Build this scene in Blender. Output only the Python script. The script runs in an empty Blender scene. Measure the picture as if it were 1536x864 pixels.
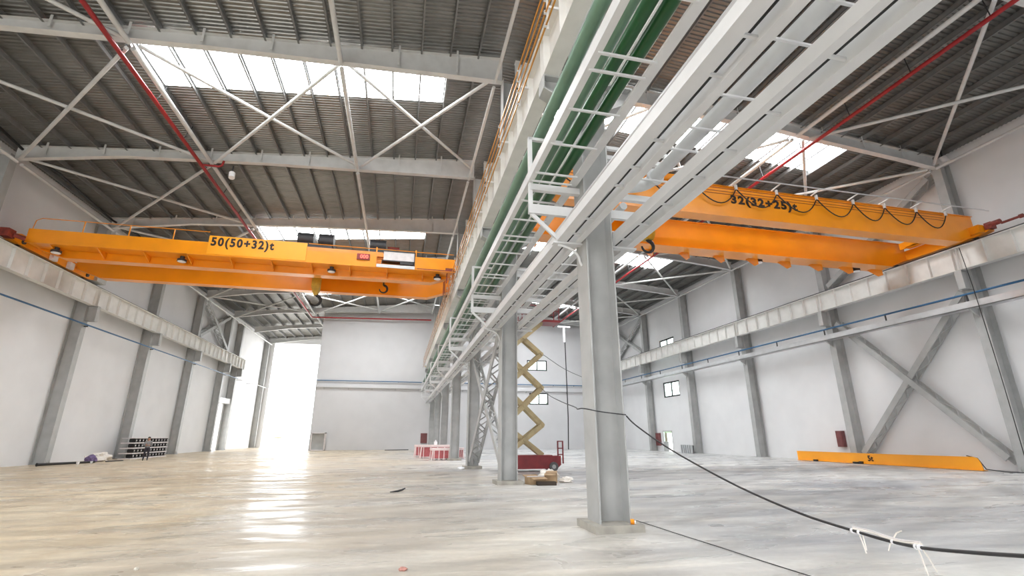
import bpy, math, random
from mathutils import Vector, Matrix
random.seed(7)
sc = bpy.context.scene
COL = sc.collection
R = math.radians

# ------------------------------------------------------------------ camera
cam_d = bpy.data.cameras.new('camera'); cam = bpy.data.objects.new('camera', cam_d); COL.objects.link(cam)
cam_d.sensor_fit = 'HORIZONTAL'; cam_d.sensor_width = 36.0
cam_d.lens = 717.8 / 1536 * 36.0
cam_d.clip_start = .05; cam_d.clip_end = 2000
cam.location = (0, 0, 1.656)
cam.rotation_euler = (R(90 + 17.194), 0, R(-12.773))
sc.camera = cam
# ------------------------------------------------------------------ sky and exposure
w = bpy.data.worlds.new('overcast_sky'); sc.world = w; w.use_nodes = True
bg = w.node_tree.nodes['Background']
bg.inputs['Color'].default_value = (.97, .985, 1.0, 1); bg.inputs['Strength'].default_value = 7.0
sc.view_settings.view_transform = 'Standard'; sc.view_settings.look = 'None'
sc.view_settings.gamma = 1; sc.view_settings.use_curve_mapping = False
sc.view_settings.exposure = 0.0
SKYLIGHT = 16.0
try:
    sc.cycles.use_denoising = True
    sc.cycles.max_bounces = 10; sc.cycles.diffuse_bounces = 6; sc.cycles.glossy_bounces = 4
    sc.cycles.sample_clamp_indirect = 6
except Exception: pass

# ------------------------------------------------------------------ helpers
class MB:
    def __init__(s): s.v = []; s.f = []
    def add(s, vs, fs):
        n = len(s.v); s.v += [tuple(p) for p in vs]; s.f += [tuple(i + n for i in f) for f in fs]; return s
    def box(s, x0, y0, z0, x1, y1, z1):
        x0, x1 = min(x0, x1), max(x0, x1); y0, y1 = min(y0, y1), max(y0, y1); z0, z1 = min(z0, z1), max(z0, z1)
        return s.add([(x0,y0,z0),(x1,y0,z0),(x1,y1,z0),(x0,y1,z0),(x0,y0,z1),(x1,y0,z1),(x1,y1,z1),(x0,y1,z1)],
                     [(0,3,2,1),(4,5,6,7),(0,1,5,4),(1,2,6,5),(2,3,7,6),(3,0,4,7)])
    def beam(s, p, q, w_, h, up=(0,0,1)):
        p = Vector(p); q = Vector(q); d = (q - p).normalized(); u = Vector(up)
        if abs(d.dot(u)) > .98: u = Vector((0,1,0))
        r = d.cross(u).normalized(); u = r.cross(d)
        c = [(-1,-1),(1,-1),(1,1),(-1,1)]
        vs = [p + r*(a*w_/2) + u*(b*h/2) for a, b in c] + [q + r*(a*w_/2) + u*(b*h/2) for a, b in c]
        return s.add(vs, [(0,1,2,3),(7,6,5,4),(0,4,5,1),(1,5,6,2),(2,6,7,3),(3,7,4,0)])
    def path(s, pts, r, n=8, closed=False):
        pts = [Vector(p) for p in pts]; m = len(pts); base = len(s.v); prev = None
        for i, p in enumerate(pts):
            a = pts[max(i-1, 0)]; b = pts[min(i+1, m-1)]; d = (b - a).normalized()
            if prev is None:
                u = Vector((0,0,1)) if abs(d.z) < .9 else Vector((1,0,0))
            else: u = prev
            x = d.cross(u).normalized(); u = x.cross(d).normalized(); prev = u
            rr = r[i] if isinstance(r, (list, tuple)) else r
            for k in range(n):
                t = 2*math.pi*k/n; s.v.append(tuple(p + x*(math.cos(t)*rr) + u*(math.sin(t)*rr)))
        for i in range(m-1):
            for k in range(n):
                a = base+i*n+k; b = base+i*n+(k+1) % n; s.f.append((a, b, b+n, a+n))
        s.f.append(tuple(base+k for k in reversed(range(n)))); s.f.append(tuple(base+(m-1)*n+k for k in range(n)))
        return s
    def tube(s, p, q, r, n=10): return s.path([p, q], r, n)
    def prism(s, poly, axis, a0, a1):
        def P(u, v, a): return {'x': (a,u,v), 'y': (u,a,v), 'z': (u,v,a)}[axis]
        n = len(poly); vs = [P(u, v, a0) for u, v in poly] + [P(u, v, a1) for u, v in poly]
        return s.add(vs, [tuple(range(n)), tuple(reversed(range(n, 2*n)))] + [(i, i+n, (i+1) % n+n, (i+1) % n) for i in range(n)])
    def mesh(s, name, m, smooth=False):
        me = bpy.data.meshes.new(name); me.from_pydata(s.v, [], s.f); me.update()
        import bmesh
        b = bmesh.new(); b.from_mesh(me); bmesh.ops.recalc_face_normals(b, faces=b.faces); b.to_mesh(me); b.free()
        me.materials.append(m)
        if smooth:
            me.polygons.foreach_set('use_smooth', [True]*len(me.polygons)); me.set_sharp_from_angle(angle=.8)
        return me

def tag(o, label, cat, group=None, kind=None):
    o['label'] = label; o['category'] = cat
    if group: o['group'] = group
    if kind: o['kind'] = kind
    return o
def thing(name, label, cat, loc=(0,0,0), group=None, kind=None):
    o = bpy.data.objects.new(name, None); COL.objects.link(o); o.location = loc; o.empty_display_size = .2
    return tag(o, label, cat, group, kind)
def inst(name, me, parent=None, loc=(0,0,0), rot=(0,0,0)):
    o = bpy.data.objects.new(name, me); COL.objects.link(o); o.location = loc; o.rotation_euler = rot
    if parent: o.parent = parent
    return o
def part(name, mb, m, parent, smooth=False, world=True, label=None):
    """mesh in world coordinates under a thing (or under a part of one)"""
    o = inst(name, mb.mesh(name, m, smooth), parent)
    if world:
        off = Vector((0,0,0)); p = parent
        while p: off += p.location; p = p.parent
        o.location = -off
    if label: o['label'] = label
    return o
def solo(name, mb, m, label, cat, group=None, kind=None, smooth=False):
    return tag(inst(name, mb.mesh(name, m, smooth)), label, cat, group, kind)
ORD = ['first','second','third','fourth','fifth','sixth','seventh','eighth','ninth','tenth']

def mat(name, col, rough=.55, metal=0., var=.06, scale=3., bump=0., emit=0., spec=None, dirt=None):
    m = bpy.data.materials.new(name); m.use_nodes = True; nt = m.node_tree; N = nt.nodes; L = nt.links
    b = N['Principled BSDF']; b.inputs['Roughness'].default_value = rough; b.inputs['Metallic'].default_value = metal
    if spec is not None: b.inputs['Specular IOR Level'].default_value = spec
    tc = N.new('ShaderNodeTexCoord')
    nz = N.new('ShaderNodeTexNoise'); nz.inputs['Scale'].default_value = scale; nz.inputs['Detail'].default_value = 5
    L.new(tc.outputs['Object'], nz.inputs['Vector'])
    rp = N.new('ShaderNodeValToRGB')
    lo = dirt if dirt else [c*(1-var) for c in col]; hi = [min(1, c*(1+var)) for c in col]
    rp.color_ramp.elements[0].position = .3; rp.color_ramp.elements[1].position = .62
    rp.color_ramp.elements[0].color = (*lo, 1); rp.color_ramp.elements[1].color = (*hi, 1)
    L.new(nz.outputs['Fac'], rp.inputs['Fac']); L.new(rp.outputs['Color'], b.inputs['Base Color'])
    if bump:
        bp = N.new('ShaderNodeBump'); bp.inputs['Strength'].default_value = bump; bp.inputs['Distance'].default_value = .02
        L.new(nz.outputs['Fac'], bp.inputs['Height']); L.new(bp.outputs['Normal'], b.inputs['Normal'])
    if emit:
        b.inputs['Emission Color'].default_value = (*col, 1); b.inputs['Emission Strength'].default_value = emit
    return m

M = dict(
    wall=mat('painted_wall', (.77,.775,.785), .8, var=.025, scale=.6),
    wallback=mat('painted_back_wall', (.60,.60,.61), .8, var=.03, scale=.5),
    steel=mat('grey_painted_steel', (.44,.445,.445), .5, var=.08, scale=2.5),
    steelw=mat('white_painted_steel', (.66,.665,.67), .45, var=.04, scale=2.),
    column=mat('hall_column_paint', (.40,.405,.40), .5, var=.10, scale=1.6),
    rafter=mat('rafter_paint', (.60,.605,.60), .55, var=.06, scale=2.),
    deck=mat('galvanised_roof_deck', (.225,.222,.21), .34, .65, var=.12, scale=1.2),
    purlin=mat('galvanised_purlin', (.22,.222,.22), .5, .3, var=.08, scale=3.),
    girderw=mat('runway_girder_paint', (.72,.715,.69), .5, var=.05, scale=2.),
    orange=mat('crane_orange', (.87,.30,.006), .28, var=.05, scale=1.),
    orange2=mat('sign_orange', (.94,.37,.006), .4, var=.03, scale=1.),
    yellow=mat('hook_block_yellow', (.50,.33,.03), .5, var=.15, scale=6.),
    black=mat('black_rubber', (.012,.012,.013), .45, var=.3, scale=8.),
    letter=mat('black_lettering', (.015,.006,.005), .6, var=.1),
    darkm=mat('dark_motor_paint', (.03,.03,.033), .5, var=.2, scale=5.),
    red=mat('red_pipe_paint', (.30,.010,.013), .4, var=.08, scale=3.),
    redlift=mat('red_lift_paint', (.20,.014,.018), .4, var=.15, scale=2.5),
    redplastic=mat('red_plastic', (.46,.11,.12), .45, var=.15, scale=5.),
    pink=mat('pale_plastic_edge', (.86,.72,.71), .5, var=.06),
    rust=mat('rust_red_motor', (.20,.03,.02), .5, var=.3, scale=6.),
    green=mat('green_pipe_paint', (.006,.075,.016), .32, var=.10, scale=2.),
    greend=mat('dusty_green_pipe_paint', (.13,.23,.16), .5, var=.10, scale=2.),
    copper=mat('copper_conductor', (.62,.28,.05), .35, .35, var=.12, scale=4.),
    blue=mat('blue_pipe_paint', (.03,.12,.25), .4, var=.08, scale=3.),
    silver=mat('galvanised_tray', (.62,.63,.64), .35, .5, var=.06, scale=2.),
    pipe=mat('pale_grey_pipe', (.60,.61,.61), .35, .1, var=.05, scale=2.),
    tan=mat('tan_scissor_arm', (.42,.34,.19), .5, var=.12, scale=4.),
    tyre=mat('grey_tyre', (.10,.10,.10), .7, var=.2, scale=5.),
    card=mat('cardboard', (.42,.29,.17), .8, var=.12, scale=5.),
    carddark=mat('dark_box_inside', (.05,.035,.025), .8, var=.2, scale=5.),
    film=mat('milky_plastic_film', (.80,.76,.70), .35, var=.06, scale=6.),
    concrete=mat('plinth_concrete', (.36,.34,.30), .8, var=.15, scale=5., bump=.3),
    outside=mat('outside_paving', (.72,.70,.66), .9, var=.1, scale=.3),
    boards=mat('pale_board', (.72,.68,.68), .7, var=.08, scale=4.),
    purple=mat('purple_bag', (.13,.09,.20), .5, var=.2, scale=6.),
    greybox=mat('grey_cabinet_paint', (.42,.43,.42), .5, var=.08, scale=2.),
    frame=mat('black_window_frame', (.03,.035,.035), .5),
    lens=mat('lamp_lens', (.9,.9,.92), .3, var=.02),
    led=mat('led_digits', (1,.10,.06), .4, var=0, emit=2.2),
    ledbody=mat('led_display_body', (.22,.012,.01), .4),
    maroon=mat('maroon_panel', (.16,.05,.05), .5, var=.2, scale=5.),
    skin=mat('skin', (.36,.20,.13), .55), hair=mat('black_hair', (.012,.01,.009), .6),
    shirt=mat('grey_check_shirt', (.22,.22,.23), .8, var=.5, scale=40.), trouser=mat('dark_trousers', (.022,.02,.032), .8),
    shoe=mat('dark_shoe', (.03,.025,.02), .6),
    stone=mat('reddish_stone', (.48,.24,.20), .9, var=.2, scale=30.), pebble=mat('pale_pebble', (.6,.57,.5), .9, var=.1, scale=30.),
    leaf=mat('tree_leaves', (.20,.25,.16), .8, var=.3, scale=2.), bark=mat('tree_bark', (.12,.09,.06), .9),
)
# skylight panels: daylight glowing through translucent sheet
def skylight_mat():
    m = bpy.data.materials.new('translucent_skylight'); m.use_nodes = True
    b = m.node_tree.nodes['Principled BSDF']
    b.inputs['Base Color'].default_value = (.9,.92,.92,1); b.inputs['Roughness'].default_value = .4
    b.inputs['Emission Color'].default_value = (.97,.985,1,1); b.inputs['Emission Strength'].default_value = SKYLIGHT
    return m
M['sky'] = skylight_mat()
for k_ in ('orange', 'orange2'):
    b_ = M[k_].node_tree.nodes['Principled BSDF']; b_.inputs['Coat Weight'].default_value = .35; b_.inputs['Coat Roughness'].default_value = .12
def glass_mat():
    m = bpy.data.materials.new('window_glass'); m.use_nodes = True; nt = m.node_tree; N = nt.nodes
    for n in list(N): N.remove(n)
    o = N.new('ShaderNodeOutputMaterial'); mx = N.new('ShaderNodeMixShader'); t = N.new('ShaderNodeBsdfTransparent'); g = N.new('ShaderNodeBsdfGlossy')
    t.inputs['Color'].default_value = (.86,.92,.90,1); g.inputs['Roughness'].default_value = .05; mx.inputs[0].default_value = .12
    nt.links.new(t.outputs[0], mx.inputs[1]); nt.links.new(g.outputs[0], mx.inputs[2]); nt.links.new(mx.outputs[0], o.inputs[0])
    return m
M['glass'] = glass_mat()
def floor_mat():
    m = bpy.data.materials.new('wet_screed_floor'); m.use_nodes = True; nt = m.node_tree; N = nt.nodes; L = nt.links
    b = N['Principled BSDF']; tc = N.new('ShaderNodeTexCoord')
    def noise(scale, det, dist, stretch=(1,1,1), rot=0):
        mp = N.new('ShaderNodeMapping'); mp.inputs['Scale'].default_value = stretch; mp.inputs['Rotation'].default_value = (0,0,rot)
        L.new(tc.outputs['Object'], mp.inputs['Vector'])
        n = N.new('ShaderNodeTexNoise'); n.inputs['Scale'].default_value = scale; n.inputs['Detail'].default_value = det
        n.inputs['Distortion'].default_value = dist; L.new(mp.outputs['Vector'], n.inputs['Vector']); return n.outputs['Fac']
    def ramp(src, p0, c0, p1, c1):
        r = N.new('ShaderNodeValToRGB'); r.color_ramp.elements[0].position = p0; r.color_ramp.elements[1].position = p1
        r.color_ramp.elements[0].color = (*c0,1); r.color_ramp.elements[1].color = (*c1,1); L.new(src, r.inputs['Fac']); return r.outputs['Color']
    def mix(f, a, c, mode='MIX'):
        x = N.new('ShaderNodeMix'); x.data_type = 'RGBA'; x.blend_type = mode
        if isinstance(f, (int, float)): x.inputs[0].default_value = f
        else: L.new(f, x.inputs[0])
        L.new(a, x.inputs[6]); L.new(c, x.inputs[7]); return x.outputs[2]
    sx = N.new('ShaderNodeSeparateXYZ'); L.new(tc.outputs['Object'], sx.inputs[0])
    # where silt was tracked in: the crane hall on the low-x side is tan, the other hall bare grey screed
    ad = N.new('ShaderNodeMath'); ad.operation = 'MULTIPLY_ADD'; L.new(noise(.16, 4, 1.2), ad.inputs[0]); ad.inputs[1].default_value = 14; L.new(sx.outputs['X'], ad.inputs[2])
    mr = N.new('ShaderNodeMapRange'); mr.inputs['From Min'].default_value = 1; mr.inputs['From Max'].default_value = 13; L.new(ad.outputs[0], mr.inputs['Value'])
    tan = ramp(noise(.45, 6, 1.5, (1,.45,1), .5), .3, (.49,.395,.275), .7, (.67,.58,.44))
    grey = ramp(noise(.35, 6, 1.8, (.35,1,1), .35), .34, (.36,.37,.39), .66, (.66,.66,.64))
    base = mix(mr.outputs[0], tan, grey)
    strk = ramp(noise(1.1, 5, .8, (.22,1.6,1), .28), .42, (.86,.86,.86), .66, (1.10,1.09,1.07))
    base = mix(.8, base, strk, 'MULTIPLY')
    fine = ramp(noise(9, 6, .3), .3, (.93,.93,.93), .7, (1.05,1.05,1.05))
    base = mix(.7, base, fine, 'MULTIPLY')
    # tyre arcs swept into the silt
    mp = N.new('ShaderNodeMapping'); mp.inputs['Location'].default_value = (14, -52, 0); L.new(tc.outputs['Object'], mp.inputs['Vector'])
    wv = N.new('ShaderNodeTexWave'); wv.wave_type = 'RINGS'; wv.rings_direction = 'Z'; wv.inputs['Scale'].default_value = .22; wv.inputs['Distortion'].default_value = 5; wv.inputs['Detail'].default_value = 4; wv.inputs['Detail Scale'].default_value = .7
    L.new(mp.outputs['Vector'], wv.inputs['Vector'])
    base = mix(.75, base, ramp(wv.outputs['Fac'], .05, (.88,.875,.865), .5, (1.05,1.05,1.05)), 'MULTIPLY')
    L.new(base, b.inputs['Base Color'])
    wet = noise(.8, 4, 1.6, (.4,1.2,1), .34)
    rr = ramp(wet, .36, (.22,)*3, .60, (.60,)*3)
    L.new(rr, b.inputs['Roughness'])
    sp_ = ramp(wet, .36, (.42,)*3, .60, (.2,)*3); L.new(sp_, b.inputs['Specular IOR Level'])
    bp = N.new('ShaderNodeBump'); bp.inputs['Strength'].default_value = .5; bp.inputs['Distance'].default_value = .04
    L.new(noise(2.6, 3, .8, (.35,1.3,1), .3), bp.inputs['Height']); L.new(bp.outputs['Normal'], b.inputs['Normal'])
    return m
M['floor'] = floor_mat()

# ------------------------------------------------------------------ hall dimensions (metres)
S = 9.0; Y0 = 9.24
def YK(k): return Y0 + S*k
XL, XLW = -20.63, -21.40      # inner flange of the columns, wall face
XR, XRW = 29.04, 29.85
XC0, XC1, XC = 3.66, 4.28, 3.97
YB = 64.7; YE = 81.5; XP = -10.5
YF = -8.9
def ztop(x): return 18.8 - (.1006*(XC - x) if x < XC else .07*(x - XC))
ZL, ZR, ZC = 9.92, 10.08, 9.95   # underside of the runway girders

# ------------------------------------------------------------------ floor and ground
f = MB()
f.box(XLW-.2, YF, -.3, XRW+.2, YB, 0); f.box(XLW-.2, YB, -.3, XP+.2, YE, 0)
solo('floor', f, M['floor'], 'smooth wet screed floor, tan in one hall and grey in the other', 'floor', kind='structure')
g = MB(); g.box(-250, -200, -.6, 250, 400, -.31)
solo('ground', g, M['outside'], 'pale paving outside the hall', 'ground', kind='structure')

# ------------------------------------------------------------------ walls with cut openings
def holed(mb, us, vs, holes, put):
    U = sorted({us[0], us[1], *[h[0] for h in holes], *[h[1] for h in holes]})
    V = sorted({vs[0], vs[1], *[h[2] for h in holes], *[h[3] for h in holes]})
    for i in range(len(U)-1):
        for j in range(len(V)-1):
            cu, cv = (U[i]+U[i+1])/2, (V[j]+V[j+1])/2
            if any(h[0] < cu < h[1] and h[2] < cv < h[3] for h in holes): continue
            put(mb, U[i], U[i+1], V[j], V[j+1])
hl = [(64.0, 67.0, 0, 5.45)]
m_ = MB(); holed(m_, (YF, YE), (0, 16.5), hl, lambda b,a,c,e,f_: b.box(XLW-.2, a, e, XLW, c, f_))
solo('wall_left', m_, M['wall'], 'long pale painted side wall behind the runway of the fifty-tonne crane', 'wall', kind='structure')
hr = [(48.2, 51.6, 5.9, 7.6), (48.4, 51.6, 10.9, 12.55), (50.6, 52.6, 0, 2.25)]
m_ = MB(); holed(m_, (YF, YB), (0, 17.25), hr, lambda b,a,c,e,f_: b.box(XRW, a, e, XRW+.2, c, f_))
solo('wall_right', m_, M['wall'], 'long pale painted side wall behind the runway of the thirty-tonne crane', 'wall', kind='structure')
hb = [(16.8, 19.7, 10.35, 11.8), (17.1, 19.8, 5.75, 7.3)]
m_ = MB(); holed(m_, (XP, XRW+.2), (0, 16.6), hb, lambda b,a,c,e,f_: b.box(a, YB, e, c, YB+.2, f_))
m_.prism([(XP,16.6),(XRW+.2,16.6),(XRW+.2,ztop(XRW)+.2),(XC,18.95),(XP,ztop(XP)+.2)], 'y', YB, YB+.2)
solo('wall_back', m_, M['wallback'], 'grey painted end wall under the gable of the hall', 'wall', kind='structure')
m_ = MB().box(XP, YB+.2, 0, XP+.2, YE, 17.4)
solo('wall_inner', m_, M['wall'], 'pale return wall beside the tall bright opening', 'wall', kind='structure')
m_ = MB(); m_.box(XLW-.2, YE, 15.75, XP+.2, YE+.25, 17.6); m_.box(XLW-.2, YE, 0, -20.0, YE+.25, 15.75)
solo('wall_end', m_, M['wall'], 'end wall around the tall bright opening to the yard', 'wall', kind='structure')

hf = [(-19.0, -5.0, 0, 13.0), (9.5, 14.5, 0, 5.0)]  # unseen wall; tall doorway added to let light in from the low-x side
m_ = MB(); holed(m_, (XLW, XRW), (0, 16.3), hf, lambda b,a,c,e,f_: b.box(a, YF-.2, e, c, YF, f_))
m_.prism([(XLW,16.3),(XRW,16.3),(XRW,ztop(XRW)+.2),(XC,18.95),(XLW,ztop(XLW)+.2)], 'y', YF-.2, YF)
solo('wall_front', m_, M['wall'], 'unseen pale gable wall, its tall doorway added to light the hall', 'wall', kind='structure')
def window(n, face, u0, u1, z0, z1, label, plane):
    t = thing(f'window_{n}', label, 'window', plane(u0, 0, z0), kind='structure')
    fr = .16
    b = MB()
    def bx(a, c, e, g_, d0, d1):
        p = plane(a, d0, e); q = plane(c, d1, g_); b.box(*p, *q)
    bx(u0, u1, z0, z0+fr, 0, .1); bx(u0, u1, z1-fr, z1, 0, .1); bx(u0, u0+fr, z0, z1, 0, .1); bx(u1-fr, u1, z0, z1, 0, .1)
    um = (u0+u1)/2; bx(um-fr/2, um+fr/2, z0, z1, 0, .1)
    part('window_frame', b, M['frame'], t)
    for a, c in ((u0+fr, um-fr/2), (um+fr/2, u1-fr)):
        g_ = MB(); p = plane(a, .04, z0+fr); q = plane(c, .055, z1-fr); g_.box(*p, *q); part('pane', g_, M['glass'], t)
PR = lambda u, d, z: (XRW+.02+d, u, z)
PB = lambda u, d, z: (u, YB+.02+d, z)
window(1, 'r', 48.2, 51.6, 5.9, 7.6, 'black framed sliding window below the runway on the side wall', PR)
window(2, 'r', 48.4, 51.6, 10.9, 12.55, 'black framed sliding window above the runway on the side wall', PR)
window(3, 'b', 16.8, 19.7, 10.35, 11.8, 'upper bright window in the end wall behind the scissor lift', PB)
window(4, 'b', 17.1, 19.8, 5.75, 7.3, 'lower bright window in the end wall behind the scissor lift', PB)
# side door ajar in the right wall
t = thing('door_1', 'small glazed door standing in the side wall by the red hydrant cabinet', 'door', (XRW, 50.6, 0), kind='structure')
b = MB(); b.box(XRW-.02, 50.6, 0, XRW+.12, 50.7, 2.25); b.box(XRW-.02, 52.5, 0, XRW+.12, 52.6, 2.25); b.box(XRW-.02, 50.6, 2.15, XRW+.12, 52.6, 2.25); b.box(XRW-.02, 50.7, 1.0, XRW+.1, 52.5, 1.06); part('door_frame', b, M['greybox'], t)
part('pane', MB().box(XRW+.03, 50.7, 1.06, XRW+.05, 52.5, 2.15), M['glass'], t)
part('door_leaf', MB().box(XRW+.02, 51.6, 0, XRW+.06, 52.5, 1.0), M['greybox'], t)

# ------------------------------------------------------------------ roof: purlins, ribbed sheets, skylights
ceil = thing('ceiling', 'dark ribbed steel roof on closely spaced purlins with skylight strips', 'roof', (0, 0, 17), kind='structure')
def sheet_mesh(name, x0, x1, m, zoff=.0, flat=False):
    mb = MB(); prof = []
    for i in range(5):
        b0 = i*.2; prof += [(b0, 0), (b0+.07, 0), (b0+.10, .05), (b0+.17, .05)]
    prof.append((1.0, 0))
    n = len(prof)
    vs = [(x0, y, ztop(x0)+.23+z+zoff) for y, z in prof] + [(x1, y, ztop(x1)+.23+z+zoff) for y, z in prof]
    mb.add(vs, [(i, i+1, n+i+1, n+i) for i in range(n-1)])
    return mb.mesh(name, m)
XS0, XS1 = -12.1, 1.1           # skylight strips, both slopes
XS2, XS3 = 7.0, 24.1
XLr, XRr = XLW-.3, XRW+.3
SH = dict(L=sheet_mesh('roof_sheet', XLr, XC, M['deck']), La=sheet_mesh('roof_sheet', XLr, XS0, M['deck']), Lb=sheet_mesh('roof_sheet', XS1, XC, M['deck']),
          Ls=sheet_mesh('skylight_panel', XS0, XS1, M['sky']), R=sheet_mesh('roof_sheet', XC, XRr, M['deck']), Ra=sheet_mesh('roof_sheet', XC, XS2, M['deck']),
          Rb=sheet_mesh('roof_sheet', XS3, XRr, M['deck']), Rs=sheet_mesh('skylight_panel', XS2, XS3, M['sky']), E=sheet_mesh('roof_sheet', XLr, XP+.3, M['deck']),
          Es=sheet_mesh('roof_sheet', XLr, XP+.3, M['deck']))
sky_rows = set()
for k in (-1, 1, 3, 5):
    for j in range(4 if k == 3 else 3): sky_rows.add(round(YK(k)+.6+j, 2))
y = YF + .04
rows = []
ystart = YK(-2) - .4
i = 0
while ystart + i < YB - .3:
    yy = round(ystart + i, 2)
    if yy in sky_rows:
        inst('roof_sheet', SH['La'], ceil, (0, yy, -17)); inst('roof_sheet', SH['Lb'], ceil, (0, yy, -17)); inst('skylight_panel', SH['Ls'], ceil, (0, yy, -17))
        inst('roof_sheet', SH['Ra'], ceil, (0, yy, -17)); inst('roof_sheet', SH['Rb'], ceil, (0, yy, -17)); inst('skylight_panel', SH['Rs'], ceil, (0, yy, -17))
    else:
        inst('roof_sheet', SH['L'], ceil, (0, yy, -17)); inst('roof_sheet', SH['R'], ceil, (0, yy, -17))
    i += 1
while ystart + i < YE + .3:
    inst('roof_sheet', SH['E'], ceil, (0, round(ystart+i, 2), -17)); i += 1
def purlin(x, y0, y1):
    z = ztop(x); b = MB()
    b.box(x-.04, y0, z-.05, x+.04, y1, z-.03); b.box(x-.04, y0, z-.05, x-.025, y1, z+.22); b.box(x-.04, y0, z+.2, x+.04, y1, z+.22)
    part('purlin', b, M['purlin'], ceil)
x = -20.9
while x < 3.4:
    purlin(x, YF, YE if x < XP-.1 else YB-.05); x += 1.3
x = 4.6
while x < 29.6: purlin(x, YF, YB-.05); x += 1.3

# ------------------------------------------------------------------ rafters
def zof(poly, x):
    for (a, b), (c, d) in zip(poly, poly[1:]):
        if a <= x <= c: return b + (d-b)*(x-a)/(c-a)
BL = [(-20.63,15.55),(-15.7,16.38),(-8.5,16.92),(0,17.34),(3.66,17.5)]
BR = [(4.28,17.5),(10,17.5),(18.5,17.25),(21,17.0),(26.7,16.55),(29.04,16.3)]
def rafter(y, poly, label, group):
    x0, x1 = poly[0][0], poly[-1][0]
    t = thing('roof_rafter', label, 'rafter', (x0 if x0 < 0 else x1, y, poly[0][1]), group)
    web = MB(); web.prism(poly + [(x1, ztop(x1)-.02), (x0, ztop(x0)-.02)], 'y', y-.01, y+.01); part('web', web, M['rafter'], t)
    bf = MB()
    for (a, b), (c, d) in zip(poly, poly[1:]): bf.prism([(a,b-.025),(c,d-.025),(c,d),(a,b)], 'y', y-.15, y+.15)
    part('bottom_flange', bf, M['rafter'], t)
    tf = MB(); tf.prism([(x0,ztop(x0)-.025),(x1,ztop(x1)-.025),(x1,ztop(x1)),(x0,ztop(x0))], 'y', y-.15, y+.15); part('top_flange', tf, M['rafter'], t)
    xx = x0 + 1.35 if x0 < 0 else x0 + 1.6
    while xx < x1 - .4:
        zb = zof(poly, xx)
        part('cleat', MB().box(xx-.045, y-.17, zb+.12, xx+.045, y-.15, ztop(xx)+.2), M['rafter'], t); xx += 2.6
for k in range(-1, 7):
    n = 6-k
    rafter(YK(k), BL, f'tapered grey roof rafter over the fifty-tonne crane, {ORD[n]} frame from the end wall', 'rafters over the fifty-tonne crane')
    rafter(YK(k), BR, f'tapered grey roof rafter over the thirty-tonne crane, {ORD[n]} frame from the end wall', 'rafters over the thirty-tonne crane')
BE = [(-20.63,15.55),(-15.7,16.38),(XP,16.75)]
rafter(72.24, BE, 'brightly lit short roof rafter before the tall opening', 'short rafters by the tall opening')
rafter(81.2, BE, 'brightly lit short roof rafter directly over the tall opening', 'short rafters by the tall opening')

# ------------------------------------------------------------------ columns
def wall_column_meshes(side, ztopc, zg):
    s = side   # +1: the wall lies towards +x
    fw = .24; d = .74
    me = {}
    me['flange'] = MB().box(0, -fw, .03, s*.025, fw, ztopc).mesh('flange', M['column'])
    me['web'] = MB().box(s*.025, -.01, .03, s*(d-.025), .01, ztopc).mesh('web', M['column'])
    me['outer'] = MB().box(s*(d-.025), -fw, .03, s*d, fw, ztopc).mesh('flange', M['column'])
    bp = MB().box(-s*.08, -fw-.07, 0, s*(d+.02), fw+.07, .035)
    for yy in (-.12, .12): bp.prism([(s*.0,.035),(-s*.08,.035),(0,.3)], 'y', yy-.01, yy+.01)
    me['base_plate'] = bp.mesh('base_plate', M['column'])
    c = MB()
    c.box(-s*.60, -.17, zg-.03, 0, .17, zg); c.box(-s*.58, -.012, zg-1.02, 0, .012, zg-.03)
    c.box(-s*.60, -.17, zg-1.0, -s*.57, .17, zg-.03); c.box(-s*.58, -.17, zg-1.03, 0, .17, zg-1.0)
    me['corbel'] = c.mesh('corbel', M['column'])
    return me
def wall_column(me, x, y, label, group, corbel=True):
    t = thing('steel_column', label, 'column', (x, y, 0), group)
    inst('flange', me['flange'], t); inst('web', me['web'], t); inst('flange', me['outer'], t); inst('base_plate', me['base_plate'], t)
    if corbel: inst('corbel', me['corbel'], t)
meL = wall_column_meshes(-1, 15.75, ZL); meR = wall_column_meshes(1, 16.5, ZR)
Ls = [YK(k) for k in range(0, 7)] + [67.8, 81.0]
for i, y in enumerate(Ls):
    n = len(Ls)-1-i
    wall_column(meL, XL, y, f'grey wall column under the fifty-tonne runway, {ORD[n]} back from the tall bright opening', 'columns along the wall of the fifty-tonne crane', corbel=y < 70)
for k in range(0, 7):
    wall_column(meR, XR, YK(k), f'grey wall column under the thirty-tonne runway, {ORD[6-k]} from the end wall', 'columns along the wall of the thirty-tonne crane')
# centre row
CCOL = []
cm = {}
cm['flL'] = MB().box(XC0, -.30, .13, XC0+.03, .30, 17.5).mesh('flange', M['column'])
cm['flR'] = MB().box(XC1-.03, -.30, .13, XC1, .30, 17.5).mesh('flange', M['column'])
cm['web'] = MB().box(XC0+.03, -.012, .13, XC1-.03, .012, 17.5).mesh('web', M['column'])
pl = MB(); pl.box(3.49, -.50, 0, 4.44, .45, .13)
cm['plinth'] = pl.mesh('plinth', M['concrete'])
for nm, s, x0 in (('coL', -1, XC0), ('coR', 1, XC1)):
    c = MB(); a = x0 + s*.84
    c.box(x0, -.2, ZC-.04, a, .2, ZC); c.prism([(x0,ZC-.8),(x0,ZC-.04),(a,ZC-.04),(a,ZC-.35)], 'y', -.015, .015)
    c.prism([(x0,ZC-.84),(x0,ZC-.8),(a,ZC-.35),(a,ZC-.39)], 'y', -.2, .2); c.box(a-s*.03, -.2, ZC-.39, a, .2, ZC-.04)
    cm[nm] = c.mesh('corbel', M['column'])
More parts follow.
